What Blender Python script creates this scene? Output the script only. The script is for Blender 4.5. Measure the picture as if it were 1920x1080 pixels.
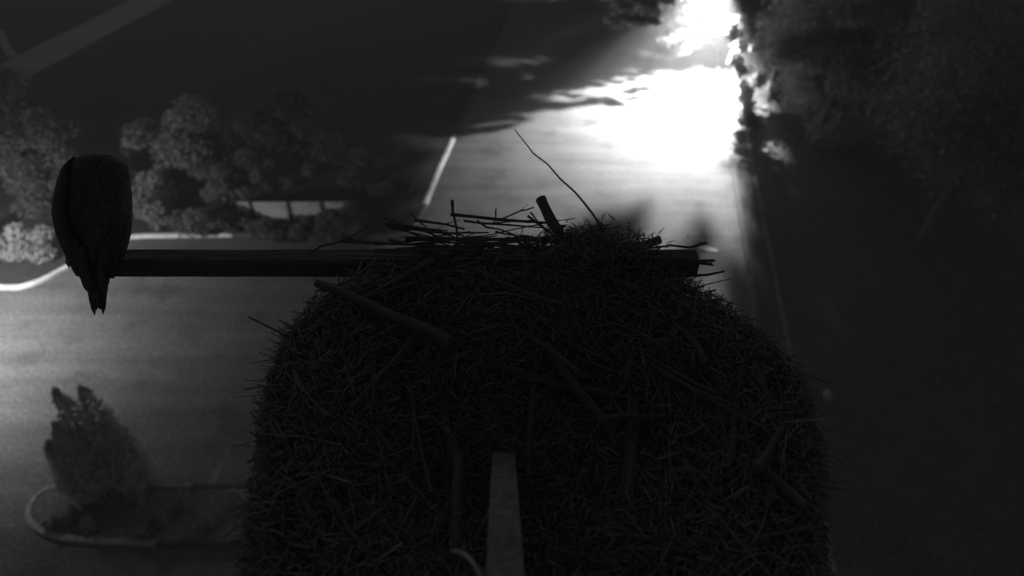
import bpy, math, random
import numpy as np
from mathutils import Vector, Matrix, Quaternion

R = math.radians
rnd = random.Random(7)
NP = np.random.default_rng(11)
for o in list(bpy.data.objects):
    bpy.data.objects.remove(o)
scene = bpy.context.scene
COL = scene.collection

# ------------------------------------------------------------------ camera
CAM_H, PITCH, FPX = 15.0, R(40), 1251.0
cd = bpy.data.cameras.new('camera')
cam = bpy.data.objects.new('camera', cd)
COL.objects.link(cam)
cam.location = (0, 0, CAM_H)
cam.rotation_euler = (math.pi / 2 - PITCH, 0, 0)
cd.sensor_width = 36
cd.lens = FPX / 1920 * 36
cd.clip_start = 0.02
cd.clip_end = 1500
cd.dof.use_dof = True
cd.dof.focus_distance = 2.0
cd.dof.aperture_fstop = 1.7
scene.camera = cam

# ------------------------------------------------------------------ night sky, exposure
w = bpy.data.worlds.new('World')
scene.world = w
w.use_nodes = True
wn = w.node_tree
wn.nodes.clear()
sky = wn.nodes.new('ShaderNodeTexSky')
sky.sky_type = 'NISHITA'
sky.sun_disc = False
sky.sun_elevation = R(12)
sky.sun_rotation = R(-20)
bw = wn.nodes.new('ShaderNodeRGBToBW')
bg = wn.nodes.new('ShaderNodeBackground')
wo = wn.nodes.new('ShaderNodeOutputWorld')
bg.inputs['Strength'].default_value = 0.035
wn.links.new(sky.outputs[0], bw.inputs[0])
wn.links.new(bw.outputs[0], bg.inputs[0])
wn.links.new(bg.outputs[0], wo.inputs[0])
vs = scene.view_settings
vs.view_transform = 'Standard'
vs.look = 'None'
vs.exposure = 0
vs.gamma = 1
vs.use_curve_mapping = False

STREET_LAMP_W = 76000.0
LOT_LAMP_W = 3900.0

# ------------------------------------------------------------------ helpers
CP, SP = math.cos(PITCH), math.sin(PITCH)


def ray(px, py):
    u, v = (px - 960) / FPX, (540 - py) / FPX
    return Vector((u, CP + v * SP, -SP + v * CP))


def G(px, py, z=0.0):
    """point of the level z seen at photograph position px, py"""
    d = ray(px, py)
    t = (z - CAM_H) / d.z
    return Vector((0, 0, CAM_H)) + d * t


def D(px, py, depth):
    return Vector((0, 0, CAM_H)) + ray(px, py) * depth


def mat(name, lo, hi, scale=5.0, detail=6.0, rough=0.85, bump=0.0, bump_scale=None, fine=None, spec=0.3,
        translucent=0.0, stretch=None):
    m = bpy.data.materials.new(name)
    m.use_nodes = True
    nt = m.node_tree
    b = nt.nodes['Principled BSDF']
    b.inputs['Roughness'].default_value = rough
    b.inputs['Specular IOR Level'].default_value = spec
    tc = nt.nodes.new('ShaderNodeTexCoord')
    src = tc.outputs['Object']
    if stretch:
        mp = nt.nodes.new('ShaderNodeMapping')
        mp.inputs['Scale'].default_value = stretch
        nt.links.new(src, mp.inputs[0])
        src = mp.outputs[0]
    n = nt.nodes.new('ShaderNodeTexNoise')
    n.inputs['Scale'].default_value = scale
    n.inputs['Detail'].default_value = detail
    n.inputs['Roughness'].default_value = 0.62
    nt.links.new(src, n.inputs['Vector'])
    cr = nt.nodes.new('ShaderNodeValToRGB')
    cr.color_ramp.elements[0].position = 0.3
    cr.color_ramp.elements[1].position = 0.7
    cr.color_ramp.elements[0].color = (lo, lo, lo, 1)
    cr.color_ramp.elements[1].color = (hi, hi, hi, 1)
    nt.links.new(n.outputs[0], cr.inputs[0])
    out = cr.outputs[0]
    if fine:
        fs, fl, fh = fine
        n2 = nt.nodes.new('ShaderNodeTexNoise')
        n2.inputs['Scale'].default_value = fs
        n2.inputs['Detail'].default_value = 3
        nt.links.new(src, n2.inputs['Vector'])
        mr = nt.nodes.new('ShaderNodeMapRange')
        mr.inputs[1].default_value = 0.3
        mr.inputs[2].default_value = 0.7
        mr.inputs[3].default_value = fl
        mr.inputs[4].default_value = fh
        nt.links.new(n2.outputs[0], mr.inputs[0])
        mx = nt.nodes.new('ShaderNodeMix')
        mx.data_type = 'RGBA'
        mx.blend_type = 'MULTIPLY'
        mx.inputs[0].default_value = 1
        nt.links.new(out, mx.inputs[6])
        nt.links.new(mr.outputs[0], mx.inputs[7])
        out = mx.outputs[2]
    nt.links.new(out, b.inputs['Base Color'])
    if bump:
        n3 = nt.nodes.new('ShaderNodeTexNoise')
        n3.inputs['Scale'].default_value = bump_scale or scale * 4
        n3.inputs['Detail'].default_value = 4
        nt.links.new(src, n3.inputs['Vector'])
        bp = nt.nodes.new('ShaderNodeBump')
        bp.inputs['Strength'].default_value = bump
        bp.inputs['Distance'].default_value = 0.02
        nt.links.new(n3.outputs[0], bp.inputs['Height'])
        nt.links.new(bp.outputs[0], b.inputs['Normal'])
    if translucent:
        tr = nt.nodes.new('ShaderNodeBsdfTranslucent')
        nt.links.new(out, tr.inputs[0])
        ms = nt.nodes.new('ShaderNodeMixShader')
        ms.inputs[0].default_value = translucent
        o = nt.nodes['Material Output']
        nt.links.new(b.outputs[0], ms.inputs[1])
        nt.links.new(tr.outputs[0], ms.inputs[2])
        nt.links.new(ms.outputs[0], o.inputs[0])
    return m


M = {}
M['asphalt'] = mat('asphalt', 0.075, 0.11, 0.35, 8, 0.9, 0.5, 60, fine=(13, 0.3, 1.7))
nt = M['asphalt'].node_tree
tc = nt.nodes.new('ShaderNodeTexCoord')
mp = nt.nodes.new('ShaderNodeMapping')
mp.inputs['Scale'].default_value = (.12, 1.6, 1)
n1 = nt.nodes.new('ShaderNodeTexNoise')
n1.inputs['Scale'].default_value = 1.1
n1.inputs['Detail'].default_value = 7
n2 = nt.nodes.new('ShaderNodeTexNoise')
n2.inputs['Scale'].default_value = .7
n2.inputs['Detail'].default_value = 3
mr1 = nt.nodes.new('ShaderNodeMapRange')
mr1.inputs[1].default_value, mr1.inputs[2].default_value, mr1.inputs[3].default_value, mr1.inputs[4].default_value = .3, .7, .78, 1.2
mr2 = nt.nodes.new('ShaderNodeMapRange')
mr2.inputs[1].default_value, mr2.inputs[2].default_value, mr2.inputs[3].default_value, mr2.inputs[4].default_value = .32, .42, .72, 1.0
mm = nt.nodes.new('ShaderNodeMath')
mm.operation = 'MULTIPLY'
mxx = nt.nodes.new('ShaderNodeMix')
mxx.data_type = 'RGBA'
mxx.blend_type = 'MULTIPLY'
mxx.inputs[0].default_value = 1
pb_ = nt.nodes['Principled BSDF']
old = pb_.inputs['Base Color'].links[0].from_socket
nt.links.new(tc.outputs['Object'], mp.inputs[0])
nt.links.new(mp.outputs[0], n1.inputs['Vector'])
nt.links.new(tc.outputs['Object'], n2.inputs['Vector'])
nt.links.new(n1.outputs[0], mr1.inputs[0])
nt.links.new(n2.outputs[0], mr2.inputs[0])
nt.links.new(mr1.outputs[0], mm.inputs[0])
nt.links.new(mr2.outputs[0], mm.inputs[1])
nt.links.new(old, mxx.inputs[6])
nt.links.new(mm.outputs[0], mxx.inputs[7])
nt.links.new(mxx.outputs[2], pb_.inputs['Base Color'])
M['grass_ground'] = mat('grass_ground', 0.035, 0.075, 0.9, 8, 0.95, 0.8, 20, fine=(12, 0.15, 1.9))
M['soil'] = mat('soil', 0.018, 0.045, 1.4, 8, 0.95, 0.9, 14, fine=(12, 0.15, 1.9))
M['shaded_kerb'] = mat('shaded_kerb', 0.02, 0.05, 1.2, 6, 0.9, 0.3, 30, fine=(14, .6, 1.4))  # kerb concrete with shade and lamp fall-off put into the colour
M['old_or_shaded_kerb'] = mat('old_or_shaded_kerb', 0.07, 0.12, 1.2, 6, 0.9, 0.3, 30, fine=(14, .6, 1.4))
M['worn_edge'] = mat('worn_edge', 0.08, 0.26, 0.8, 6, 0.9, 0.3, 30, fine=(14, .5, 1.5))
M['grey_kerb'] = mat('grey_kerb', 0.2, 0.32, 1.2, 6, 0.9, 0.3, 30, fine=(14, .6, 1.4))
M['kerb'] = mat('kerb_concrete', 0.5, 0.75, 2.2, 8, 0.85, 0.3, 30, fine=(12, 0.6, 1.25))
M['concrete'] = mat('concrete', 0.2, 0.3, 0.8, 6, 0.9, 0.3, 20, fine=(10, 0.75, 1.2))
M['paint'] = mat('road_paint', 0.45, 0.72, 2.5, 6, 0.7, 0.2, 40, fine=(15, 0.7, 1.15))
M['worn_paint'] = mat('worn_paint', 0.09, 0.17, 1.6, 6, 0.8, 0.2, 40, fine=(15, 0.6, 1.2))
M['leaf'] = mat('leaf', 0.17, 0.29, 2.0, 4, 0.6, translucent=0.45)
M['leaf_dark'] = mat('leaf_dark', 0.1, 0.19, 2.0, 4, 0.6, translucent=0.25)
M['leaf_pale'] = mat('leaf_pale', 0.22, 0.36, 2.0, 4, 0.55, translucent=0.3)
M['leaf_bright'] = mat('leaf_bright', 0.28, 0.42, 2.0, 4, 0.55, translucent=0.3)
M['island_soil'] = mat('island_soil', 0.07, 0.13, 1.4, 8, 0.95, 0.9, 14, fine=(12, 0.3, 1.7))
M['needle'] = mat('needle', 0.36, 0.52, 3.0, 4, 0.6, translucent=.25)
M['bark'] = mat('bark', 0.05, 0.11, 3.0, 8, 0.95, 0.9, 18, stretch=(1, 1, 0.25))
M['stick'] = mat('stick_bark', 0.06, 0.1, 14, 6, 0.9, 0.6, 60)
M['twig'] = mat('twig_bark', 0.09, 0.16, 60, 6, 0.95)
M['stick_end'] = mat('stick_end', 0.05, 0.09, 30, 4, 0.9)
M['lining'] = mat('dry_grass', 0.09, 0.17, 60, 5, 0.95)
M['mound'] = mat('nest_mound', 0.09, 0.13, 12, 8, 0.98, 0.9, 40, fine=(200, .4, 1.6))
M['timber'] = mat('weathered_timber', 0.04, 0.07, 4, 8, 0.9, 0.5, 30, stretch=(0.2, 3, 3), fine=(120, .5, 1.5))
M['grey_timber'] = mat('grey_timber', 0.04, 0.13, 22, 8, 0.9, 0.4, 40, stretch=(3, 0.3, 3))
M['cable'] = mat('cable_sheath', 0.12, 0.2, 10, 3, 0.5)
M['feather'] = mat('feather', 0.03, 0.045, 16, 6, 0.85, 0.4, 60, stretch=(3, 1, 0.6), fine=(90, .5, 1.5))
M['pale_feather'] = mat('pale_feather', 0.2, 0.4, 18, 5, 0.85)
M['beak'] = mat('beak', 0.02, 0.03, 10, 2, 0.4)
M['skin'] = mat('foot_skin', 0.2, 0.28, 30, 4, 0.7)
M['eye'] = mat('eye', 0.3, 0.4, 30, 2, 0.1)
M['metal'] = mat('galvanised_metal', 0.22, 0.32, 4, 5, 0.5, spec=0.5)
M['rock'] = mat('rock', 0.25, 0.4, 3, 8, 0.9, 0.6, 12)
M['wall'] = mat('painted_wall', 0.36, 0.5, 2, 6, 0.85, 0.2, 20, fine=(8, 0.8, 1.15))


def lens_mat():
    m = bpy.data.materials.new('lamp_lens')
    m.use_nodes = True
    b = m.node_tree.nodes['Principled BSDF']
    b.inputs['Base Color'].default_value = (0.8, 0.8, 0.8, 1)
    b.inputs['Emission Color'].default_value = (1, 1, 1, 1)
    b.inputs['Emission Strength'].default_value = 30
    return m


M['lens'] = lens_mat()


class MB:
    def __init__(self):
        self.v, self.f = [], []

    def quad_box(self, p0, p1, wid, hgt, up=Vector((0, 0, 1))):
        p0, p1 = Vector(p0), Vector(p1)
        a = (p1 - p0).normalized()
        s = a.cross(up).normalized()
        u = s.cross(a).normalized()
        n = len(self.v)
        for p in (p0, p1):
            for i, j in ((-1, -1), (1, -1), (1, 1), (-1, 1)):
                self.v.append(p + s * (wid / 2 * i) + u * (hgt / 2 * j))
        self.f += [(n, n + 1, n + 2, n + 3), (n + 7, n + 6, n + 5, n + 4)]
        for i in range(4):
            j = (i + 1) % 4
            self.f.append((n + i, n + 4 + i, n + 4 + j, n + j))
        return self

    def tube(self, pts, radii, seg=7, cap=True):
        pts = [Vector(p) for p in pts]
        n0 = len(self.v)
        ref = None
        for i, p in enumerate(pts):
            a = (pts[min(i + 1, len(pts) - 1)] - pts[max(i - 1, 0)]).normalized()
            if ref is None:
                ref = a.orthogonal().normalized()
            ref = (ref - a * ref.dot(a)).normalized()
            b = a.cross(ref)
            for k in range(seg):
                an = 2 * math.pi * k / seg
                self.v.append(p + (ref * math.cos(an) + b * math.sin(an)) * radii[i])
        for i in range(len(pts) - 1):
            for k in range(seg):
                k2 = (k + 1) % seg
                self.f.append((n0 + i * seg + k, n0 + i * seg + k2, n0 + (i + 1) * seg + k2, n0 + (i + 1) * seg + k))
        if cap:
            self.f.append(tuple(n0 + k for k in reversed(range(seg))))
            e = n0 + (len(pts) - 1) * seg
            self.f.append(tuple(e + k for k in range(seg)))
        return self

    def rings(self, rings, close=True):
        n0 = len(self.v)
        s = len(rings[0])
        for r in rings:
            self.v += [Vector(p) for p in r]
        for i in range(len(rings) - 1):
            for k in range(s):
                k2 = (k + 1) % s
                self.f.append((n0 + i * s + k, n0 + i * s + k2, n0 + (i + 1) * s + k2, n0 + (i + 1) * s + k))
        if close:
            self.f.append(tuple(n0 + k for k in reversed(range(s))))
            e = n0 + (len(rings) - 1) * s
            self.f.append(tuple(e + k for k in range(s)))
        return self

    def mesh(self, name, m, smooth=False):
        me = bpy.data.meshes.new(name)
        me.from_pydata([tuple(v) for v in self.v], [], self.f)
        me.materials.append(m)
        if smooth:
            me.polygons.foreach_set('use_smooth', [True] * len(me.polygons))
        me.update()
        return me

    def build(self, name, m, parent=None, smooth=False):
        return link(name, self.mesh(name, m, smooth), parent)


def link(name, me, parent=None):
    o = bpy.data.objects.new(name, me)
    COL.objects.link(o)
    if parent is not None:
        o.parent = parent
        # vertices are written in world coordinates: undo the parent's offset
        o.matrix_parent_inverse = Matrix.Translation(parent.location).inverted()
    return o


def tag(o, label, cat, group=None):
    o['label'] = label
    o['category'] = cat
    if group:
        o['group'] = group
    return o


def thing(name, loc, label, cat, group=None):
    o = bpy.data.objects.new(name, None)
    COL.objects.link(o)
    o.location = loc
    o.empty_display_size = 0.3
    return tag(o, label, cat, group)


def structure(o):
    o['kind'] = 'structure'
    return o


def stuff(o):
    o['kind'] = 'stuff'
    return o


def np_mesh(name, verts, quads, m):
    me = bpy.data.meshes.new(name)
    nv, nf = len(verts), len(quads)
    k = quads.shape[1]
    me.vertices.add(nv)
    me.vertices.foreach_set('co', verts.astype(np.float32).ravel())
    me.loops.add(nf * k)
    me.loops.foreach_set('vertex_index', quads.astype(np.int32).ravel())
    me.polygons.add(nf)
    me.polygons.foreach_set('loop_start', np.arange(0, nf * k, k, dtype=np.int32))
    me.materials.append(m)
    me.update(calc_edges=True)
    return me


def leaves(name, centres, size, m, parent=None, slim=0.5, droop=0.0):
    """one pointed leaf face per centre, in random directions"""
    c = np.asarray(centres, float)
    n = len(c)
    a = NP.normal(size=(n, 3))
    a[:, 2] -= droop
    a /= np.linalg.norm(a, axis=1)[:, None]
    b = NP.normal(size=(n, 3))
    b -= a * (a * b).sum(1)[:, None]
    b /= np.linalg.norm(b, axis=1)[:, None]
    s = (size * NP.uniform(0.6, 1.35, n))[:, None]
    v = np.stack([c - a * s * .5, c + b * s * .5 * slim, c + a * s * .5, c - b * s * .5 * slim], 1).reshape(-1, 3)
    q = np.arange(n * 4).reshape(n, 4)
    return link(name, np_mesh(name, v, q, m), parent)


def clump(c, r, n, hollow=0.45):
    d = NP.normal(size=(n, 3))
    d /= np.linalg.norm(d, axis=1)[:, None]
    rr = NP.uniform(hollow, 1.05, n) ** 0.7
    return np.asarray(c) + d * rr[:, None] * np.asarray(r) * np.ones(3)


def sub_clumps(c, r, n_sub, n_leaf, sub=0.38):
    """a crown: lobes spread over an ellipsoid, each a small cloud of leaves"""
    c, r = np.asarray(c, float), np.asarray(r, float) * np.ones(3)
    pts, mids = [], []
    for _ in range(n_sub):
        d = NP.normal(size=3)
        d /= np.linalg.norm(d)
        mid = c + d * r * NP.uniform(0.35, 0.95)
        mids.append(mid)
        pts.append(clump(mid, r.mean() * sub * NP.uniform(0.6, 1.25) * np.array([1.15, 1.15, 0.75]), n_leaf // n_sub, 0.2))
    return np.concatenate(pts), mids


def branch_to(mb, p0, p1, r0, r1, wob=0.25, seg=6, n=5):
    p0, p1 = Vector(p0), Vector(p1)
    pts, rad = [], []
    L = (p1 - p0).length
    for i in range(n + 1):
        t = i / n
        p = p0.lerp(p1, t)
        if 0 < i < n:
            p += Vector((rnd.uniform(-1, 1), rnd.uniform(-1, 1), rnd.uniform(-.3, 1))) * wob * L * 0.15
        pts.append(p)
        rad.append(r0 + (r1 - r0) * t)
    mb.tube(pts, rad, seg)


def tree(name, base, crown_c, crown_r, label, n_sub=26, n_leaf=16000, leaf=0.2, trunk_r=0.2, m='leaf', extra=None,
         group=None, sub=0.38):
    base = Vector(base)
    t = thing(name, base, label, 'tree', group)
    pts, mids = sub_clumps(crown_c, crown_r, n_sub, n_leaf, sub)
    if extra is not None:
        pts = np.concatenate([pts, extra[0]])
        mids = list(mids) + list(extra[1])
    leaves('crown', pts, leaf, M[m], t)
    mb = MB()
    top = Vector(crown_c) + Vector((0, 0, np.ones(3).dot(np.asarray(crown_r) * np.ones(3)) / 3 * 0.5))
    fork = base.lerp(top, 0.45)
    branch_to(mb, base - Vector((0, 0, .1)), fork, trunk_r, trunk_r * .7, 0.2, 9)
    branch_to(mb, fork, top, trunk_r * .7, trunk_r * .15, 0.3, 8)
    for i, q in enumerate(mids):
        s = fork.lerp(top, rnd.uniform(0, .6))
        branch_to(mb, s, q, trunk_r * rnd.uniform(.2, .4), 0.012, 0.5, 5)
    mb.build('trunk', M['bark'], t, True)
    return t


def shrub(base, r, label, n=1800, leaf=0.13, m='leaf', name='shrub', group=None):
    base = Vector(base)
    t = thing(name, base, label, 'shrub', group)
    r = np.asarray(r, float) * np.ones(3)
    pts, mids = sub_clumps(base + Vector((0, 0, r[2] * .85)), r, 12, n, 0.42)
    pts[:, 2] = np.abs(pts[:, 2] - base.z - .03) + base.z + .03
    leaves('foliage', pts, leaf, M[m], t)
    mb = MB()
    for q in mids[:8]:
        branch_to(mb, base - Vector((0, 0, .05)), q, .025, .006, .5, 5)
    mb.build('stem', M['bark'], t)
    return t


def strip(name, pts, width, z, m, parent=None):
    """flat band along a line of ground points"""
    mb = MB()
    P = [Vector((p[0], p[1], z)) for p in pts]
    for i, p in enumerate(P):
        a = (P[min(i + 1, len(P) - 1)] - P[max(i - 1, 0)]).normalized()
        s = Vector((-a.y, a.x, 0)) * width / 2
        mb.v += [p + s, p - s]
    for i in range(len(P) - 1):
        mb.f.append((2 * i, 2 * i + 1, 2 * i + 3, 2 * i + 2))
    return mb.build(name, m, parent)


def smooth_line(pts, n=8, closed=False):
    P = [Vector((p[0], p[1], 0)) for p in pts]
    out = []
    N = len(P)
    rng = range(N if closed else N - 1)
    for i in rng:
        p0 = P[(i - 1) % N] if closed or i > 0 else P[0]
        p1, p2 = P[i], P[(i + 1) % N]
        p3 = P[(i + 2) % N] if closed or i + 2 < N else P[-1]
        for k in range(n):
            t = k / n
            out.append(0.5 * ((2 * p1) + (-p0 + p2) * t + (2 * p0 - 5 * p1 + 4 * p2 - p3) * t * t
                              + (-p0 + 3 * p1 - 3 * p2 + p3) * t ** 3))
    if not closed:
        out.append(P[-1])
    return out


def kerb(line, parent=None, closed=False, wid=0.16, h=0.13, name='kerb', m='kerb'):
    """kerb with bevelled upper edge swept along the line"""
    mb = MB()
    prof = [(-wid / 2, -.05), (wid / 2, -.05), (wid / 2, h - .03), (wid / 2 - .03, h), (-wid / 2 + .02, h), (-wid / 2, h - .02)]
    rings = []
    N = len(line)
    for i, p in enumerate(line):
        if closed:
            a = (line[(i + 1) % N] - line[(i - 1) % N]).normalized()
        else:
            a = (line[min(i + 1, N - 1)] - line[max(i - 1, 0)]).normalized()
        s = Vector((a.y, -a.x, 0))
        rings.append([p + s * x + Vector((0, 0, z)) for x, z in prof])
    if closed:
        rings.append(rings[0])
    mb.rings(rings, not closed)
    return mb.build(name, M[m], parent)


def filled(name, line, z, m, parent=None):
    mb = MB()
    mb.v = [Vector((p.x, p.y, z)) for p in line]
    mb.f = [tuple(range(len(line)))]
    return mb.build(name, m, parent)


# ------------------------------------------------------------------ ground
g = MB()
g.v = [Vector((-145, -105, 0)), Vector((145, -105, 0)), Vector((145, 185, 0)), Vector((-145, 185, 0))]
g.f = [(0, 1, 2, 3)]
structure(g.build('ground', M['grass_ground']))

DIR = Vector((0.174, 0.985, 0)).normalized()          # the road runs a little to the right
EDGE0 = Vector((10.2, 28.7, 0))                        # a point of the right road edge


def along(p, s):
    q = p + DIR * s
    return Vector((q.x, q.y, 0))


far_r, near_r = along(EDGE0, 60), along(EDGE0, -60)
lot = MB()
lot.v = [Vector((near_r.x, near_r.y, .004)), Vector((far_r.x, far_r.y, .004)),
         Vector((far_r.x - 12, far_r.y + 2, .004)), Vector((-2, 47, .004)), Vector((-22, 70, .004)), Vector((-24, 34, .004)),
         Vector((-60, 34, .004)), Vector((-60, near_r.y, .004))]
lot.f = [tuple(reversed(range(8)))]
structure(lot.build('parking_lot', M['asphalt']))

structure(kerb([along(EDGE0, s) + Vector((.08, 0, 0)) for s in range(-40, 61, 4)], name='kerb', m='old_or_shaded_kerb'))
walk0 = Vector((10.3, 23.7, 0))
structure(strip('sidewalk_edging', [along(walk0, s) for s in range(-26, 30, 3)], .13, .03, M['worn_edge']))
structure(strip('footpath', [(-29.6, 30), (-28.3, 37), (-26.9, 44), (-25.4, 52), (-24, 60)], 3.0, .1, M['concrete']))
structure(strip('path_edging', [G(0, 60).to_2d(), G(8, 80).to_2d(), G(24, 108).to_2d()], .5, .1, M['concrete']))


def painted(p0, p1, wid, m='paint', name='parking_line', z=.008):
    o = strip(name, [p0.to_2d(), p1.to_2d()], wid, z, M[m])
    return structure(o)


painted(G(692, 290, .1), G(671, 362, .1), .12, 'worn_paint', 'path_edging', .1)
painted(G(432, 838), G(393, 915), .2, 'worn_paint')
painted(G(-60, 602), G(30, 605), .12, 'worn_paint')
painted(G(1311, 463), G(1346, 470), .16)
painted(G(848, 338), G(978, 346), .06, 'worn_paint', 'sealed_crack')
painted(G(920, 272), G(985, 305), .08, 'worn_paint', 'sealed_crack')
painted(G(200, 706), G(420, 712), .05, 'worn_paint', 'sealed_crack')

# planting bed at the left, with its curved kerb
bed_line = smooth_line([(-34, 18.6), (-24, 18.2), (-18.2, 17.85), (-16.9, 18.0), (-16.1, 19.0), (-15.4, 20.3), (-14.6, 20.85),
                        (-12.9, 20.95), (-9.5, 21.0), (-5.2, 20.9), (-4.1, 21.0), (-3.75, 21.9), (-3.56, 23.1), (-3.2, 26), (-2.8, 28.8), (-1.9, 36), (.2, 52), (2.8, 72), (-22, 78),
                        (-34, 76)], 6, True)
bed = filled('planting_bed', bed_line, .09, M['soil'])
structure(bed)
inw = [i for i, p in enumerate(bed_line) if p.x > -4.3 and 22.8 < p.y < 29.1]
i0, i1 = inw[0], inw[-1]
iw = [i for i, p in enumerate(bed_line) if p.x > -11 and p.y < 21.2][0]
kerb(bed_line[:iw + 1], bed)
kerb(bed_line[iw:i0 + 1], bed, m='old_or_shaded_kerb')  # front stretch: shade put into a darker kerb colour
kerb(bed_line[i0:i1 + 1], bed, wid=.18)
kerb(bed_line[i1:], bed, m='shaded_kerb')  # far stretch: tree shadow put into the kerb colour

# traffic island near the bottom left
isl_line = smooth_line([G(58, 975).to_2d(), G(75, 930).to_2d(), G(130, 912).to_2d(), G(260, 912).to_2d(), G(420, 915).to_2d(),
                        G(640, 915).to_2d(), G(690, 960).to_2d(), G(640, 1010).to_2d(), G(420, 1022).to_2d(),
                        G(240, 1018).to_2d(), G(110, 1008).to_2d()], 6, True)
isl = filled('traffic_island', isl_line, .09, M['island_soil'])
structure(isl)
xk = G(330, 1000).x
lt_ = [i for i, p in enumerate(isl_line) if p.x < xk]
up_ = max(i for i in lt_ if i < len(isl_line) // 2)
lo_ = min(i for i in lt_ if i > len(isl_line) // 2)
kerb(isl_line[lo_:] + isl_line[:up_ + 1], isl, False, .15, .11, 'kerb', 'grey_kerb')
kerb(isl_line[up_:lo_ + 1], isl, False, .15, .11, 'kerb', 'shaded_kerb')  # right end: fading lamp light put into the kerb colour

# ------------------------------------------------------------------ lamps
L = Vector((9.6, 33.4, 7.0))


def lamp_post(base, head, label, power, spot, radius, tilt=(0, 0), blend=.5, add_blocker=False):
    base, head = Vector(base), Vector(head)
    t = thing('street_lamp', base, label, 'street lamp')
    MB().tube([base, base + Vector((0, 0, .5)), base + Vector((0, 0, .52))], [.2, .19, .1], 12).build('base', M['metal'], t)
    top = Vector((base.x, base.y, head.z + .15))
    MB().tube([base + Vector((0, 0, .5)), top], [.09, .06], 12).build('pole', M['metal'], t, True)
    arm = [top - Vector((0, 0, .4)), top.lerp(head, .3) + Vector((0, 0, .12)), top.lerp(head, .75) + Vector((0, 0, .14)),
           head + Vector((0, 0, .12))]
    MB().tube(arm, [.04, .04, .035, .035], 8).build('arm', M['metal'], t, True)
    d = (head - top)
    d.z = 0
    d.normalize()
    s = Vector((-d.y, d.x, 0))
    rings = []
    for x, ww, z0, z1 in ((-.4, .07, .06, .14), (-.2, .13, .03, .17), (.15, .17, .02, .17), (.38, .12, .02, .12), (.44, .05, .04, .08)):
        c = head + d * x
        rings.append([c + s * ww + Vector((0, 0, z0)), c + s * ww * .7 + Vector((0, 0, z1)), c - s * ww * .7 + Vector((0, 0, z1)),
                      c - s * ww + Vector((0, 0, z0))])
    MB().rings(rings).build('lamp_head', M['metal'], t)
    MB().quad_box(head + d * -.15 + Vector((0, 0, .012)), head + d * .3 + Vector((0, 0, .012)), .22, .012).build('lens', M['lens'], t)
    if add_blocker:  # unseen plate added to keep lamp light off the right verge
        MB().quad_box(head + Vector((.04, -1.0, -.26)), head + Vector((.46, 1.0, -.26)), .012, .68).build('added_light_blocker', M['metal'], t)
    ld = bpy.data.lights.new('lamp_light', 'SPOT')
    ld.energy = power
    ld.spot_size = R(spot)
    ld.spot_blend = blend
    ld.shadow_soft_size = radius
    lo = bpy.data.objects.new('lamp_light', ld)
    COL.objects.link(lo)
    lo.parent = t
    lo.matrix_parent_inverse = Matrix.Translation(base).inverted()
    lo.location = head - Vector((0, 0, .1 + radius * .3))
    lo.rotation_euler = (R(tilt[0]), R(tilt[1]), 0)
    return t


lamp_post((13.9, 34.6, 0), L, 'street lamp at the right road edge above the brightest patch of asphalt',
          STREET_LAMP_W, 150, .07, (-12, -2), 1.0, True)
lamp_post((-19.6, 13.2, 0), (-18.0, 13.8, 4.1), 'lamp post left of the curved kerb, lighting the lower left asphalt',
          LOT_LAMP_W, 174, .2, (15, 0), .7)

# ------------------------------------------------------------------ trees
# crown that hangs round the street lamp and throws the long leaf shadows to the left
pts, mids = [], []
for i in range(620):
    k = i % 4
    px = rnd.uniform(-300, 1240)
    edge = np.interp(px, [-300, 600, 800, 900, 960, 1050, 1130, 1240], [255, 244, 250, 234, 216, 180, 148, 115])
    q = .66
    if k == 0:
        py = edge - rnd.uniform(12, 40)
    elif k == 3:
        py = rnd.uniform(-60, min(edge - 30, 130))
        q = 1.0
    else:
        py = edge - rnd.uniform(20, 250)
    if k == 2 and i % 4 == 2 and rnd.random() < .6:  # unseen leaf clumps added to shade the bed and lower left asphalt
        if rnd.random() < .5:
            py = rnd.uniform(265, 440)
            px = rnd.uniform(600, 846 - (py - 262) * .43 - 40)
            q = .4
        else:
            py, px, q = rnd.uniform(380, 720), rnd.uniform(250, 640), 1.1
    if any(abs(px - hx) < hw_ and abs(py - hy) < hh for hx, hy, hw_, hh in ((1112, 60, 75, 24), (965, 116, 60, 9), (1095, 160, 50, 9), (690, 20, 110, 40))):
        continue
    c = G(px, py).lerp(L, rnd.uniform(.75, .86))
    mids.append(c)
    pts.append(clump(c, [.5 * q * rnd.uniform(.6, 1.3), .3 * q * rnd.uniform(.6, 1.2), .14 * q], int(90 * q), .05))
for xa, ya, xb, yb in [(880, 214, 1155, 187), (980, 203, 1065, 199), (1070, 166, 1195, 150), (1120, 142, 1222, 141), (1185, 173, 1232, 168),
                       (830, 251, 965, 239), (1170, 122, 1260, 129), (1040, 178, 1120, 180), (900, 228, 1000, 218), (1240, 118, 1345, 121),
                       (1150, 196, 1165, 190), (1190, 184, 1215, 182)]:
    m_ = max(2, int(abs(xb - xa) / 11))
    for i in range(m_):
        t = i / (m_ - 1)
        c = G(xa + (xb - xa) * t, ya + (yb - ya) * t + rnd.gauss(0, 2.5)).lerp(L, rnd.uniform(.70, .78))
        pts.append(clump(c, [.1, .045, .045], rnd.choice((3, 7, 10, 12)), .05))
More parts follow.
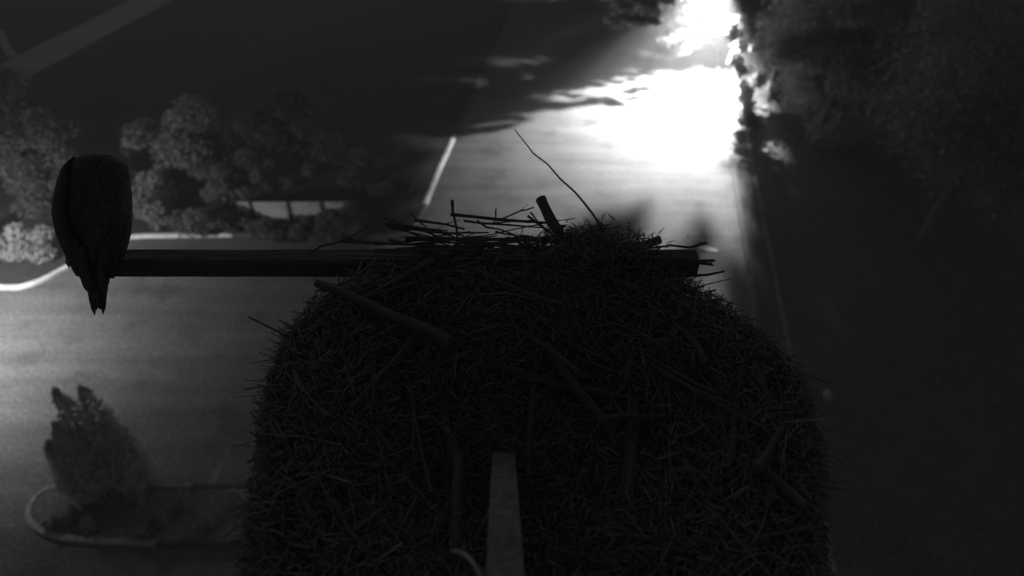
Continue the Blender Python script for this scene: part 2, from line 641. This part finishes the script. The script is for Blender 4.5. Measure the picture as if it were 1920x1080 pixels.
for px, py, q in [(1145, 388, .08), (1190, 412, .08), (1322, 408, .07), (1300, 440, .06), (1150, 430, .09), (1205, 378, .05),
                  (1425, 300, .14), (1420, 335, .14), (1432, 375, .15), (1436, 415, .14), (1432, 455, .14), (1440, 495, .14), (1366, 291, .05), (1412, 300, .1), (1414, 335, .1), (1424, 375, .1), (1428, 415, .1), (1428, 455, .1), (1432, 500, .12),
                  (1440, 560, .14), (1455, 620, .14), (1465, 700, .14), (1400, 545, .12), (1385, 508, .08), (1600, 790, .25), (1650, 900, .25), (1560, 720, .2), (1700, 1000, .25), (1600, 960, .25), (1750, 860, .25), (1660, 760, .25),
                  (1490, 330, .2), (1500, 400, .2), (1510, 480, .2), (1550, 560, .2), (1600, 640, .2), (1580, 420, .2)]:
    c = G(px, py).lerp(L, .87)  # most of these clumps are unseen, added to shade the right verge
    pts.append(clump(c, [q, q * .7, .1], int(150 * q), .05))
fr = [(1255, 40), (1275, 62), (1300, 50), (1325, 42), (1345, 28), (1300, 78), (1250, 75), (1350, 58), (1318, 18), (1335, 70),
      (1285, 92), (1282, 30), (1235, 52), (1312, 64), (1268, 48), (1290, 15), (1340, 48), (1360, 40)]
fmids = []
for px, py in fr:
    d = ray(px, py)
    c = Vector((0, 0, CAM_H)) + d * ((36.6 + rnd.uniform(-.5, .5)) / d.y)
    fmids.append(c)
    pts.append(clump(c, [.55, .5, .36], 190, .1))
tree('leafy_tree', (4.5, 52, 0), (2.5, 40, 9.2), (4.6, 4.0, 2.6),
     'tree with one branch of glowing white leaves above the bright asphalt', 34, 16000, .2, .24, 'leaf',
     (np.concatenate(pts), mids[::9] + fmids))

# big dark tree on the right verge, its left edge lit from behind
ext = []
for px, py in [(1385, 90), (1392, 130), (1400, 165), (1404, 200), (1398, 235), (1408, 262), (1412, 285), (1375, 60), (1388, 40), (1380, 110), (1388, 150), (1398, 182), (1396, 218), (1402, 248), (1395, 275), (1420, 230), (1415, 255),
               (1425, 150), (1432, 210), (1440, 270), (1420, 90), (1455, 180)]:
    d = ray(px, py)
    c = Vector((0, 0, CAM_H)) + d * ((31.5 + rnd.uniform(-.8, .8)) / d.y)
    ext.append(clump(c, [.38, .5, .38], 220, .1))
tree('bushy_tree', (14.2, 28.2, 0), (14.6, 28.6, 4.6), (3.7, 3.2, 4.3),
     'big dark bushy tree right of the bright asphalt, its left edge lit', 70, 30000, .24, .28, 'leaf',
     (np.concatenate(ext), []), None, .24)
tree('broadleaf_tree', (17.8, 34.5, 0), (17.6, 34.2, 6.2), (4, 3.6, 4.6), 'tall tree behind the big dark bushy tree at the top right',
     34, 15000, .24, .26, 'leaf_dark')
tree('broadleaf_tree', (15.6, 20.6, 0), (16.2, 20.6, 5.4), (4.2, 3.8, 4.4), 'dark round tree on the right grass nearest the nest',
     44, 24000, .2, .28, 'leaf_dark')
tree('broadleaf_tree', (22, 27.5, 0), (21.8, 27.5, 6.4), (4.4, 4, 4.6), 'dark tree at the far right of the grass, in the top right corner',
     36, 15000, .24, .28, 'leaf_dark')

# trees and shrubs of the left bed
tree('garden_tree', (-13.2, 25.6, .09), (-13.6, 25.2, 1.95), (2.1, 1.5, 1.6), 'round pale leaved tree standing right of the osprey behind the short straight kerb',
     22, 15000, .17, .14, 'leaf_pale')
tree('garden_tree', (-18.6, 24, .09), (-18.6, 23.8, 2.3), (1.9, 1.3, 1.4), 'round tree just behind the top of the osprey',
     18, 11000, .17, .14, 'leaf')
tree('garden_tree', (-9.1, 25.2, .09), (-9.0, 25.6, 2.2), (2.3, 1.7, 1.9), 'dark tree above the pale low wall with a few paler leaf clumps',
     26, 15000, .18, .14, 'leaf_dark', (np.concatenate([clump(D(*q), .33, 160, .1) for q in
     [(540, 245, 29.5), (590, 205, 30), (580, 320, 28), (538, 337, 28)]]), []), None, .3)
tree('garden_tree', (-23.5, 27, .09), (-23.6, 27, 3.2), (2.6, 2.2, 2.2), 'dark tree at the left edge behind the shrub mass', 22, 12000, .18, .14, 'leaf_dark')
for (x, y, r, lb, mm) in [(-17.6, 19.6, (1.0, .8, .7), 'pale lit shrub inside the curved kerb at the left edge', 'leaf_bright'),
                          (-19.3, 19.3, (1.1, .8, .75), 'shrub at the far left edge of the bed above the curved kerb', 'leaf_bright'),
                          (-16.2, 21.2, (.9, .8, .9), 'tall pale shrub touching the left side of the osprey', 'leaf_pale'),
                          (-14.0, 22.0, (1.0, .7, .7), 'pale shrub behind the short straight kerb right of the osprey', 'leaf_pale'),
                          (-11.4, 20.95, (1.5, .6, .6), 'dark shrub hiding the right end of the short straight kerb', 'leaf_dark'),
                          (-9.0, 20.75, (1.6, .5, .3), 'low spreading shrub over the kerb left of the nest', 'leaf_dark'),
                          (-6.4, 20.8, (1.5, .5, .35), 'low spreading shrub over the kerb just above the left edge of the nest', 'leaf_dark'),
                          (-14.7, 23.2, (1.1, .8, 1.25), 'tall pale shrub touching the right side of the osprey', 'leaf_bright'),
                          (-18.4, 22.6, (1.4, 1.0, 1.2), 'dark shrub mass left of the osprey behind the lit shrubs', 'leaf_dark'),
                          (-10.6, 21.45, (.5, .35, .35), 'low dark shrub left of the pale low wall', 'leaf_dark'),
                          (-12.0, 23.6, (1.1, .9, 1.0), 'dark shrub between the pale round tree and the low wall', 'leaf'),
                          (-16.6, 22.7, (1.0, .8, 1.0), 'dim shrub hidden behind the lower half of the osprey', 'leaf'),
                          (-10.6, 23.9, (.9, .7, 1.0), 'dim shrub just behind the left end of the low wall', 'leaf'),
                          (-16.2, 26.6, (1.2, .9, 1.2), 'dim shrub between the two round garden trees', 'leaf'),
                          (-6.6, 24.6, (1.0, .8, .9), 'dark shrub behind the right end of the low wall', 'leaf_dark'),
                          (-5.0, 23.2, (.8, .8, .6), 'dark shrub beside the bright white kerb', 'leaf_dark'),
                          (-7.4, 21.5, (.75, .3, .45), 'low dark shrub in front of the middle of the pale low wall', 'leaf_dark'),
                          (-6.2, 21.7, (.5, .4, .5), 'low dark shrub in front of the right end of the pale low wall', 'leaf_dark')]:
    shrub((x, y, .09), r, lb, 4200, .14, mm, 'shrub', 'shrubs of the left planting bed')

# low pale wall made of panels between dark posts
wl = thing('low_wall', (-8.5, 21.9, .09), 'pale low wall of panels between dark posts, behind the low shrubs', 'wall')
x0 = G(452, 405, .6)
xs = [-10.75, -10.1, -8.65, -7.35, -6.1]
for i in range(len(xs) - 1):
    MB().quad_box((xs[i] + .09, 21.85, .55), (xs[i + 1] - .09, 21.85, .55), .08, .9).build('panel', M['wall'], wl)
for x in xs:
    MB().quad_box((x, 21.85, .05), (x, 21.85, 1.04), .14, .14, Vector((0, 1, 0))).build('post', M['timber'], wl)

# upright evergreen on the traffic island
ib = G(213, 908, .09)
et = thing('evergreen', ib, 'upright dark evergreen with spiky tops on the near traffic island', 'tree')
pts, mb = [], MB()
for dx, dy, h, r in [(.0, .1, 3.6, .56), (.62, .1, 3.7, .56), (.85, .0, 2.9, .55), (-.35, -.1, 2.6, .55), (.85, .0, 2.0, .5), (-.8, -.1, 1.9, .55),
                     (.1, -.1, 2.4, .75), (-.5, -.2, 1.2, .6)]:
    tip = ib + Vector((dx, dy, h))
    mb.tube([ib, ib.lerp(tip, .5) + Vector((0, 0, -.1)), tip], [.06, .04, .008], 6)
    n = 1700
    hh = 1 - NP.uniform(0, 1, n) ** .75
    an = NP.uniform(0, 2 * np.pi, n)
    rr = r * (1 - hh) ** .62 * NP.uniform(.5, 1.12, n) * np.clip(.55 + hh * 3, 0, 1)
    ax = np.array(ib + Vector((dx * .8, dy * .8, 0)))
    p = ax + np.stack([dx * .2 * hh + rr * np.cos(an), rr * np.sin(an), h * (.06 + .94 * hh)], 1)
    pts.append(p)
leaves('foliage', np.concatenate(pts), .16, M['needle'], et, .35, -1.6)
mb.build('trunk', M['bark'], et)
for px, py, r, lb in [(140, 970, .3, 'small plant at the rounded left end of the traffic island'),
                      (215, 950, .32, 'small plant in the traffic island just below the evergreen'),
                      (300, 985, .3, 'small plant near the lower kerb of the traffic island'),
                      (350, 950, .3, 'dark small plant in the middle of the traffic island')]:
    shrub(G(px, py, .09), (r, r * .8, r * .6), lb, 700, .09, 'leaf', 'island_plant', 'plants of the traffic island')
for px, py, q, lb in [(100, 985, .22, 'low plant tucked against the left curve of the island kerb'),
                      (170, 990, .25, 'low plant along the bottom kerb left of the middle of the island'),
                      (255, 940, .26, 'low plant right of the foot of the evergreen'),
                      (270, 1005, .2, 'small low plant against the bottom kerb of the island'),
                      (390, 985, .25, 'dim low plant below the pale tuft on the island')]:
    shrub(G(px, py, .09), (q, q * .8, q * .6), lb, 600, .09, 'leaf_pale', 'island_plant', 'plants of the traffic island')
shrub(G(443, 945, .09), (.22, .2, .25), 'pale tuft of leaves at the right of the traffic island', 500, .08, 'leaf_pale', 'island_plant', 'plants of the traffic island')


def rock(name, p, r, label, m='rock'):
    mb = MB()
    rings = []
    for i in range(6):
        th = math.pi * (i + .5) / 6
        rings.append([Vector(p) + Vector((math.cos(a) * math.sin(th) * r[0] * rnd.uniform(.8, 1.15),
                                          math.sin(a) * math.sin(th) * r[1] * rnd.uniform(.8, 1.15),
                                          max(-.02, math.cos(th) * r[2] + r[2] * .7)))
                      for a in [2 * math.pi * k / 9 for k in range(9)]])
    mb.rings(rings)
    return tag(mb.build(name, M[m]), label, 'rock')


rock('pale_rock', G(1549, 745), (.13, .2, .16), 'small pale rock alone on the dark grass at the right', 'concrete')
fb = MB().tube([G(1362, 264, .35), G(1382, 273, .3), G(1402, 282, .25)], [.035, .04, .03], 6)
tag(fb.build('fallen_branch', M['stick']), 'thin dark fallen branch on the bright verge at the road edge', 'branch')

# grass on the right verge
n = 26000
gx = NP.uniform(-30, 22, n)
off = NP.uniform(.3, 9, n)
base = np.array(EDGE0)[None, :] + np.array(DIR)[None, :] * gx[:, None] + np.stack([off, np.zeros(n), np.zeros(n)], 1)
hgt = NP.uniform(.05, .16, n)
lean = NP.normal(0, .06, (n, 2))
sd = NP.normal(size=(n, 2))
sd /= np.linalg.norm(sd, axis=1)[:, None]
wv = .02
a = base + np.concatenate([sd * wv, np.zeros((n, 1))], 1)
b = base - np.concatenate([sd * wv, np.zeros((n, 1))], 1)
c = base + np.concatenate([lean, hgt[:, None]], 1)
v = np.stack([a, b, c], 1).reshape(-1, 3)
stuff(link('grass', np_mesh('grass', v, np.arange(n * 3).reshape(n, 3), M['leaf_dark'])))

# ------------------------------------------------------------------ thin night haze
hz = MB()
hz.quad_box((0, -110, 8.1), (0, 190, 8.1), 300, 18.2)
ho = stuff(link('haze', hz.mesh('haze', M['asphalt'])))
hm = bpy.data.materials.new('haze')
hm.use_nodes = True
hm.node_tree.nodes.remove(hm.node_tree.nodes['Principled BSDF'])
pv = hm.node_tree.nodes.new('ShaderNodeVolumePrincipled')
pv.inputs['Color'].default_value = (.9, .9, .9, 1)
pv.inputs['Density'].default_value = 0.005
hm.node_tree.links.new(pv.outputs[0], hm.node_tree.nodes['Material Output'].inputs['Volume'])
ho.data.materials[0] = hm

# ------------------------------------------------------------------ nest pole, platform and perch
NZ = 13.74
pf = thing('nest_platform', (0, 1.0, 0), 'tall post with a timber platform and the long perch beam under the nest', 'platform')
MB().tube([(0, 1.05, -.2), (0, 1.05, 13.36)], [.2, .15], 14).build('post', M['bark'], pf, True)
for i in range(8):
    y = .42 + i * .16
    MB().quad_box((-.55, y, 13.44), (.6, y, 13.44), .145, .038).build('deck_board', M['timber'], pf)
for x in (-.4, .45):
    MB().quad_box((x, .35, 13.385), (x, 1.66, 13.385), .07, .07).build('bearer', M['timber'], pf)
pb = MB()
y0, hw = 1.62, .0335
prof = [(-hw, -hw + .008), (-hw + .008, -hw), (hw - .008, -hw), (hw, -hw + .008), (hw, hw - .008), (hw - .008, hw), (-hw + .008, hw), (-hw, hw - .008)]
rings = []
for i in range(15):
    x = -1.335 + i * (1.9 / 14)
    j = .0015
    rings.append([Vector((x, y0 + p[0] + rnd.uniform(-j, j), NZ + p[1] + rnd.uniform(-j, j))) for p in prof])
pb.rings(rings)
pb.build('perch_beam', M['timber'], pf)

# ------------------------------------------------------------------ nest
NC = Vector((.06, 1.0, 13.5))
nest = thing('nest', (NC.x, NC.y, 13.46), 'big dark nest of heaped sticks filling the middle of the view', 'nest')


def nest_h(r):
    """height of the heap above the platform at relative radius r"""
    return np.interp(r, [0, .35, .6, .78, .92, 1.0, 1.12], [.2, .215, .28, .315, .29, .15, -.02])


RX, RY = .69, .66


def lop(an):
    an = np.mod(an, 2 * np.pi)
    return (1 + .02 * np.sin(3 * an - 1.0) + .03 * np.sin(7 * an) + .2 * np.exp(-((an - 2.42) / .38) ** 2)
            + .1 * np.exp(-((an - .72) / .4) ** 2) + .03 * np.sin(5 * an + 2))
mb = MB()
rings = []
for i, r in enumerate([1.02, .97, .9, .8, .65, .48, .3, .15, .03]):
    rings.append([Vector((NC.x + math.cos(an) * RX * r * lop(an), NC.y + math.sin(an) * RY * r * lop(an),
                          13.47 + float(nest_h(r)) - .05 + rnd.uniform(-.015, .015)))
                  for an in [2 * math.pi * k / 40 for k in range(40)]])
rings.insert(0, [Vector((p.x, p.y, 13.462)) for p in rings[0]])
mb.rings(rings)
mb.build('nest_core', M['mound'], nest, True)

# stick shapes shared between the sticks
shapes = []
for k in range(10):
    s = MB()
    pts, rad = [], []
    bx, by = 0, 0
    for i in range(6):
        t = i / 5
        pts.append((bx, by, t - .5))
        wob_ = .045 if k < 5 else .014
        bx += rnd.uniform(-1, 1) * wob_
        by += rnd.uniform(-1, 1) * wob_
        rad.append((1 - .45 * t) * rnd.uniform(.85, 1.15))
    # radius is in units scaled separately: write the tube by hand
    for i, p in enumerate(pts):
        for j in range(6):
            an = 2 * math.pi * j / 6
            s.v.append(Vector((p[0] * 60 + math.cos(an) * rad[i], p[1] * 60 + math.sin(an) * rad[i], p[2])))
    for i in range(5):
        for j in range(6):
            j2 = (j + 1) % 6
            s.f.append((i * 6 + j, i * 6 + j2, i * 6 + 6 + j2, i * 6 + 6 + j))
    s.f.append(tuple(reversed(range(6))))
    s.f.append(tuple(range(30, 36)))
    if k % 2 == 0:                                     # a side shoot
        n0, q0 = len(s.v), pts[3]
        gx_, gy_ = rnd.uniform(-9, 9), rnd.uniform(-9, 9)
        for i in range(3):
            for j in range(6):
                an = 2 * math.pi * j / 6
                s.v.append(Vector((q0[0] * 60 + gx_ * i / 2 + math.cos(an) * (.55 - .18 * i), q0[1] * 60 + gy_ * i / 2 + math.sin(an) * (.55 - .18 * i),
                                   q0[2] + .13 * i)))
        for i in range(2):
            for j in range(6):
                j2 = (j + 1) % 6
                s.f.append((n0 + i * 6 + j, n0 + i * 6 + j2, n0 + i * 6 + 6 + j2, n0 + i * 6 + 6 + j))
        s.f.append(tuple(n0 + 12 + j for j in range(6)))
    shapes.append(s.mesh('stick', M['stick'], False))


straight = []
for k in range(3):
    s = MB()
    rr_ = []
    for i in range(6):
        ox, oy, q = rnd.uniform(-.3, .3), rnd.uniform(-.3, .3), rnd.uniform(.88, 1.1)
        rr_.append([Vector((ox + q * math.cos(a_ * math.pi / 4) * rnd.uniform(.9, 1.1), oy + q * math.sin(a_ * math.pi / 4), i / 5 - .5)) for a_ in range(8)])
    s.rings(rr_)
    straight.append(s.mesh('stick', M['stick'], False))


def stick(p0, p1, r, name='stick'):
    p0, p1 = Vector(p0), Vector(p1)
    d = p1 - p0
    o = bpy.data.objects.new(name, rnd.choice(straight if r > .0115 else shapes[5:] if r > .0048 else shapes))
    COL.objects.link(o)
    o.parent = nest
    q = Vector((0, 0, 1)).rotation_difference(d.normalized())
    q = q @ Quaternion((0, 0, 1), rnd.uniform(0, 6.28))
    Lk = d.length
    o.matrix_parent_inverse = Matrix.Identity(4)
    o.location = (p0 + p1) / 2 - nest.location
    o.rotation_mode = 'QUATERNION'
    o.rotation_quaternion = q
    o.scale = (r, r, Lk)
    return o


for i in range(215):
    an = rnd.uniform(0, 2 * math.pi)
    rr = 1 - abs(rnd.gauss(0, .28))
    rr = max(.3, min(1.0, rr))
    c = Vector((NC.x + math.cos(an) * RX * rr * lop(an), NC.y + math.sin(an) * RY * rr * lop(an), 13.47 + float(nest_h(rr)) + rnd.uniform(-.05, .03)))
    tang = Vector((-math.sin(an), math.cos(an), 0))
    d = (tang + Vector((rnd.gauss(0, .5), rnd.gauss(0, .5), rnd.gauss(0, .16)))).normalized()
    Lk = rnd.uniform(.15, .45) * (.5 if rr > .82 else 1)
    if rr > .8:                                        # rim sticks lie along the rim
        d = (tang + Vector((rnd.gauss(0, .28), rnd.gauss(0, .28), rnd.gauss(0, .1)))).normalized()
        c.x -= math.cos(an) * .04
        c.y -= math.sin(an) * .04
    stick(c - d * Lk / 2, c + d * Lk / 2, rnd.choice((.003, .004, .005, .007, .0105)))

# sticks that stand out against the lit asphalt
hero = [((1012, 372), (1062, 470), 2.0, 1.93, .0155), ((1238, 449), (1080, 492), 2.0, 1.95, .0125),
        ((1325, 455), (1165, 466), 2.02, 1.98, .0045), ((848, 376), (862, 470), 2.05, 2.0, .0055),
        ((845, 402), (1060, 430), 2.0, 1.98, .006), ((870, 414), (1020, 424), 2.02, 2.0, .004),
        ((760, 448), (1090, 446), 2.0, 1.98, .008), ((820, 470), (1080, 440), 1.97, 1.99, .006),
        ((930, 392), (915, 430), 2.05, 2.0, .003), ((1000, 480), (1055, 425), 1.95, 2.02, .007),
        ((870, 452), (1120, 470), 1.98, 1.96, .007), ((700, 470), (960, 458), 1.96, 1.98, .007),
        ((640, 452), (860, 474), 2.0, 1.96, .006), ((580, 476), (700, 430), 1.95, 2.03, .004),
        ((990, 405), (1080, 470), 2.0, 1.95, .005), ((1100, 470), (1240, 478), 1.96, 1.97, .007),
        ((1180, 480), (1340, 488), 1.95, 1.96, .008), ((1060, 455), (1180, 474), 2.0, 1.97, .006),
        ((770, 400), (815, 470), 2.04, 1.98, .003), ((995, 398), (1010, 425), 2.02, 2.0, .003)]
for a_, b_, d0, d1, r in hero:
    stick(D(a_[0], a_[1], d0), D(b_[0], b_[1], d1), r)

for i in range(34):
    x, y = rnd.uniform(770, 1090), rnd.uniform(412, 482)
    Lx, Ly = rnd.uniform(30, 105), rnd.gauss(0, 16)
    stick(D(x - Lx, y - Ly, rnd.uniform(1.95, 2.03)), D(x + Lx, y + Ly, rnd.uniform(1.95, 2.03)), rnd.uniform(.0022, .005))
for i in range(22):
    x, y = rnd.uniform(1080, 1290), rnd.uniform(482, 525)
    Lx, Ly = rnd.uniform(40, 80), rnd.gauss(0, 12)
    stick(D(x - Lx, y - Ly, rnd.uniform(1.93, 2.0)), D(x + Lx, y + Ly, rnd.uniform(1.93, 2.0)), rnd.uniform(.004, .009))

for i in range(16):
    an, rr = rnd.uniform(0, 6.28), rnd.uniform(.25, .8)
    c = Vector((NC.x + math.cos(an) * RX * rr, NC.y + math.sin(an) * RY * rr, 13.47 + float(nest_h(rr)) + .015))
    d = Vector((rnd.gauss(0, 1), rnd.gauss(0, 1), rnd.gauss(0, .1))).normalized() * rnd.uniform(.15, .32)
    stick(c - d, c + d, rnd.uniform(.006, .014))

# the long thin bent twig
lt = MB()
pts = [D(965, 243, 2.12), D(985, 268, 2.11), D(1000, 288, 2.1), D(1026, 307, 2.08), D(1050, 335, 2.06), D(1078, 360, 2.04), D(1095, 380, 2.02),
       D(1112, 402, 2.0), D(1126, 424, 1.98), D(1150, 470, 1.95)]
lt.tube(pts, [.0016, .0019, .0024, .0025, .003, .0031, .0034, .0036, .004, .0045], 6)
lt.build('bent_twig', M['stick'], nest, True)


def twig_cloud(name, n, m, rmin, rmax, lmin, lmax, wid, zlo, zhi, tang=.8, up=.15):
    an = NP.uniform(0, 2 * np.pi, n)
    r = np.sqrt(NP.uniform(rmin ** 2, rmax ** 2, n))
    c = np.stack([NC.x + np.cos(an) * RX * r * lop(an), NC.y + np.sin(an) * RY * r * lop(an), 13.47 + nest_h(r) + NP.uniform(zlo, zhi, n)], 1)
    d = np.stack([-np.sin(an) * tang + NP.normal(0, .6, n), np.cos(an) * tang + NP.normal(0, .6, n), NP.normal(0, up, n)], 1)
    d /= np.linalg.norm(d, axis=1)[:, None]
    s = NP.normal(size=(n, 3))
    s -= d * (d * s).sum(1)[:, None]
    s /= np.linalg.norm(s, axis=1)[:, None]
    s2 = np.cross(d, s)
    ln = NP.uniform(lmin, lmax, n)[:, None] / 2
    ww = wid * NP.uniform(.5, 1.4, n)[:, None]
    bow = NP.normal(0, .05, (n, 3))
    vs_, q = [], []
    for k, (t, wk) in enumerate(((-1, 1), (0, .9), (1, .4))):
        pc = c + d * ln * t + (bow * ln * 2 if k == 1 else 0)
        vs_ += [pc + s * ww * wk, pc - s * ww * wk * .5 + s2 * ww * wk * .87, pc - s * ww * wk * .5 - s2 * ww * wk * .87]
    v = np.stack(vs_, 1).reshape(-1, 3)
    b = np.arange(n)[:, None] * 9
    for k in (0, 3):
        for i in range(3):
            j = (i + 1) % 3
            q.append(b + np.array([[k + i, k + j, k + 3 + j, k + 3 + i]]))
    o = link(name, np_mesh(name, v, np.concatenate(q), M[m]), nest)
    stuff(o)


twig_cloud('twigs', 5000, 'twig', .4, .93, .05, .2, .0022, -.06, .025, .6)
twig_cloud('debris', 30000, 'twig', 0, 1.02, .012, .06, .0021, -.05, .028, .2, .5)
twig_cloud('dry_grass_lining', 14000, 'lining', 0, .8, .02, .12, .0013, -.045, .015, .3, .4)
# mossy tuft on the far rim, right of the upright stick
n = 2600
cx = NP.normal(1110, 55, n)
cy = NP.normal(455, 16, n) + np.abs(cx - 1110) * .12
pp = np.array([D(x, y, 1.96 + NP.uniform(-.04, .05)) for x, y in zip(cx, cy)])
o = leaves('moss_tuft', pp, .035, M['lining'], nest, .12)
stuff(o)

# ------------------------------------------------------------------ camera arm and cable
A0, A1 = D(944, 848, 1.63), D(947, 1095, .92)
A1b = A1 + (A1 - A0) * .75
arm = thing('camera_arm', (A1b.x, A1b.y, A1b.z), 'pale grey timber arm rising towards the viewer at the bottom centre', 'timber arm')
MB().quad_box(A0, A1b, .053, .03).build('batten', M['grey_timber'], arm)
mid = A0.lerp(A1, .6)
cbp = [D(905, 1090, .93), D(893, 1064, .95), D(880, 1047, .97), D(866, 1037, 1.0), D(856, 1034, 1.06), D(850, 1034, 1.16), D(846, 1036, 1.3)]
tag(MB().tube([D(925, 1150, .9)] + cbp, [.0035] * 8, 8).build('cable', M['cable'], None, True),
    'pale thin cable looping beside the timber arm at the bottom edge', 'cable')

# ------------------------------------------------------------------ osprey
BD = 1.93
right = Vector((1, 0, 0))
fwd = Vector((0, CP, -SP))
bird = thing('osprey', D(168, 470, 2.05), 'dark osprey seen from behind on the left end of the perch beam', 'bird')
prof = [(280, 163, 178), (284, 150, 192), (290, 133, 207), (300, 120, 215), (320, 111, 222), (350, 105, 228), (380, 101, 231), (400, 100, 232),
        (420, 103, 232), (440, 111, 231), (460, 120, 228), (480, 130, 222), (500, 142, 212), (516, 156, 206), (530, 163, 202)]
rings = []
N = 22
for y, l, r_ in prof:
    cxp, hwp = (l + r_) / 2, (r_ - l) / 2 * .92
    hw_ = hwp / FPX * BD
    hd = hw_ * np.interp(y, [280, 300, 400, 460, 500, 530], [1.0, .9, .78, .72, .6, .4])
    off = np.interp(y, [280, 330, 420, 480, 530], [.05, .03, .02, .005, 0])
    c = D(cxp, y, BD) + fwd * off
    rings.append([c + right * (math.cos(2 * math.pi * k / N) * hw_ * (1 + .012 * math.sin(k * 5 + y)))
                  + fwd * (math.sin(2 * math.pi * k / N) * hd) for k in range(N)])
body = MB().rings(rings).build('body', M['feather'], bird, True)


def ellipsoid(c, rx, ry, rz, ax, ay, az, nu=14, nv=10):
    rr = []
    for i in range(nv + 1):
        th = math.pi * (i + .02) / (nv + .04)
        rr.append([c + ax * (rx * math.sin(th) * math.cos(2 * math.pi * k / nu)) + ay * (ry * math.sin(th) * math.sin(2 * math.pi * k / nu))
                   + az * (rz * math.cos(th)) for k in range(nu)])
    return rr


upv = Vector((0, SP, CP))
hc = D(172, 312, BD + .075)
head = MB().rings(ellipsoid(hc, .036, .045, .04, right, fwd, upv)).build('head', M['feather'], bird, True)
bk = [hc + fwd * .04 - upv * .004, hc + fwd * .058 - upv * .008, hc + fwd * .068 - upv * .018, hc + fwd * .066 - upv * .032]
MB().tube(bk, [.013, .011, .007, .001], 8).build('beak', M['beak'], head, True)
for s in (-1, 1):
    MB().rings(ellipsoid(hc + right * .03 * s + fwd * .022 + upv * .004, .006, .006, .006, right, fwd, upv, 8, 6)).build('eye', M['eye'], head, True)


def feather(p0, p1, wid, name, parent, nrm, notch=.0, m='feather', bend=.01):
    """long rounded blade with a raised middle"""
    a_ = (p1 - p0)
    ln = a_.length
    a_.normalize()
    s_ = a_.cross(nrm).normalized()
    nn = s_.cross(a_)
    mb = MB()
    K = 8
    for i in range(K + 1):
        t = i / K
        wv_ = wid * min(1, .45 + t * 2) * (1 if t < .75 else math.sqrt(max(.02, 1 - ((t - .75) / .25) ** 2)))
        c = p0 + a_ * ln * t + nn * bend * math.sin(t * math.pi)
        mb.v += [c - s_ * wv_ / 2, c + nn * .004, c + s_ * wv_ / 2, c - nn * .003]
    for i in range(K):
        b_ = i * 4
        for j in range(4):
            j2 = (j + 1) % 4
            mb.f.append((b_ + j, b_ + j2, b_ + 4 + j2, b_ + 4 + j))
    mb.f.append((0, 1, 2, 3))
    mb.f.append((K * 4 + 3, K * 4 + 2, K * 4 + 1, K * 4))
    return mb.build(name, M[m], parent, True)


# folded wings: a shell over each flank with long flight feathers running down to the tail
for s in (-1, 1):
    def edge(y):
        for i in range(len(prof) - 1):
            if prof[i][0] <= y <= prof[i + 1][0]:
                t = (y - prof[i][0]) / (prof[i + 1][0] - prof[i][0])
                l = prof[i][1] + (prof[i + 1][1] - prof[i][1]) * t
                r_ = prof[i][2] + (prof[i + 1][2] - prof[i][2]) * t
                return (l if s < 0 else r_), (l + r_) / 2
        return (prof[-1][1] if s < 0 else prof[-1][2]), (prof[-1][1] + prof[-1][2]) / 2
    rr = []
    for y in (294, 305, 320, 345, 375, 405, 435, 460, 485, 505, 522):
        e, mcx = edge(y)
        inner = mcx + (e - mcx) * np.interp(y, [294, 340, 440, 522], [.75, .35, .25, .12])
        hwp = abs(e - mcx) / FPX * BD
        hd = hwp * .82
        outer, inn = [], []
        for q in range(5):
            t = q / 4
            xx = inner + (e - inner) * math.sin(t * math.pi / 2)
            rel = min(1, abs(xx - mcx) / max(1e-3, abs(e - mcx)))
            zz = -hd * math.sqrt(max(0, 1 - rel * rel)) + (.02 if t == 1 else 0)
            c = D(xx, y, BD) + fwd * (zz + np.interp(y, [280, 330, 420, 480, 530], [.05, .03, .02, .005, 0]))
            outer.append(c - fwd * .012)
            inn.append(c + fwd * .004)
        rr.append(outer + inn[::-1])
    wing = MB().rings(rr).build('wing', M['feather'], bird, True)
    for i, (yy, ty, tx, dd) in enumerate([(420, 505, 8, 0), (432, 524, 3, .004), (445, 540, 0, .008), (460, 552, -2, .012)]):
        e, mcx = edge(yy)
        p0 = D(mcx + (e - mcx) * (.82 - i * .14), yy, BD - .075 - .006 * i + .02)
        p1 = D(183 + s * (14 + tx), ty, BD - .03 - .003 * i)
        feather(p0, p1, .032, 'flight_feather', wing, -fwd)
for i, (x0_, x1_, yt) in enumerate([(172, 178, 591), (176, 180, 582), (182, 184, 578), (186, 188, 580), (193, 193, 589)]):
    feather(D(x0_ + (x0_ - 182) * .9, 498, BD - .012 + .003 * abs(i - 2)), D(x1_, yt, BD - .01 + .004 * abs(i - 2)), .026 if i in (1, 2, 3) else .016,
            'tail_feather', bird, -fwd, bend=.004)
beam_top = NZ + hw
for s in (-1, 1):
    fx = (168 - 960) / FPX * 2.05 + s * .035
    ft = Vector((fx, y0, beam_top + .012))
    MB().tube([D(168 + s * 24, 440, BD + .04), D(168 + s * 22, 458, BD + .09), ft + Vector((0, -.004, .03)), ft], [.026, .02, .009, .009], 9).build(
        'leg', M['pale_feather'], bird, True)
    for k, (dx, dy) in enumerate(((-.018, .03), (.0, .036), (.018, .03), (0, -.034))):
        sg = 1 if dy > 0 else -1
        toe = MB().tube([ft, ft + Vector((dx * .7, sg * .026, .0)), ft + Vector((dx, sg * .039, -.012)), ft + Vector((dx, sg * .042, -.03))],
                        [.008, .007, .006, .002], 7).build('toe', M['skin'], bird, True)
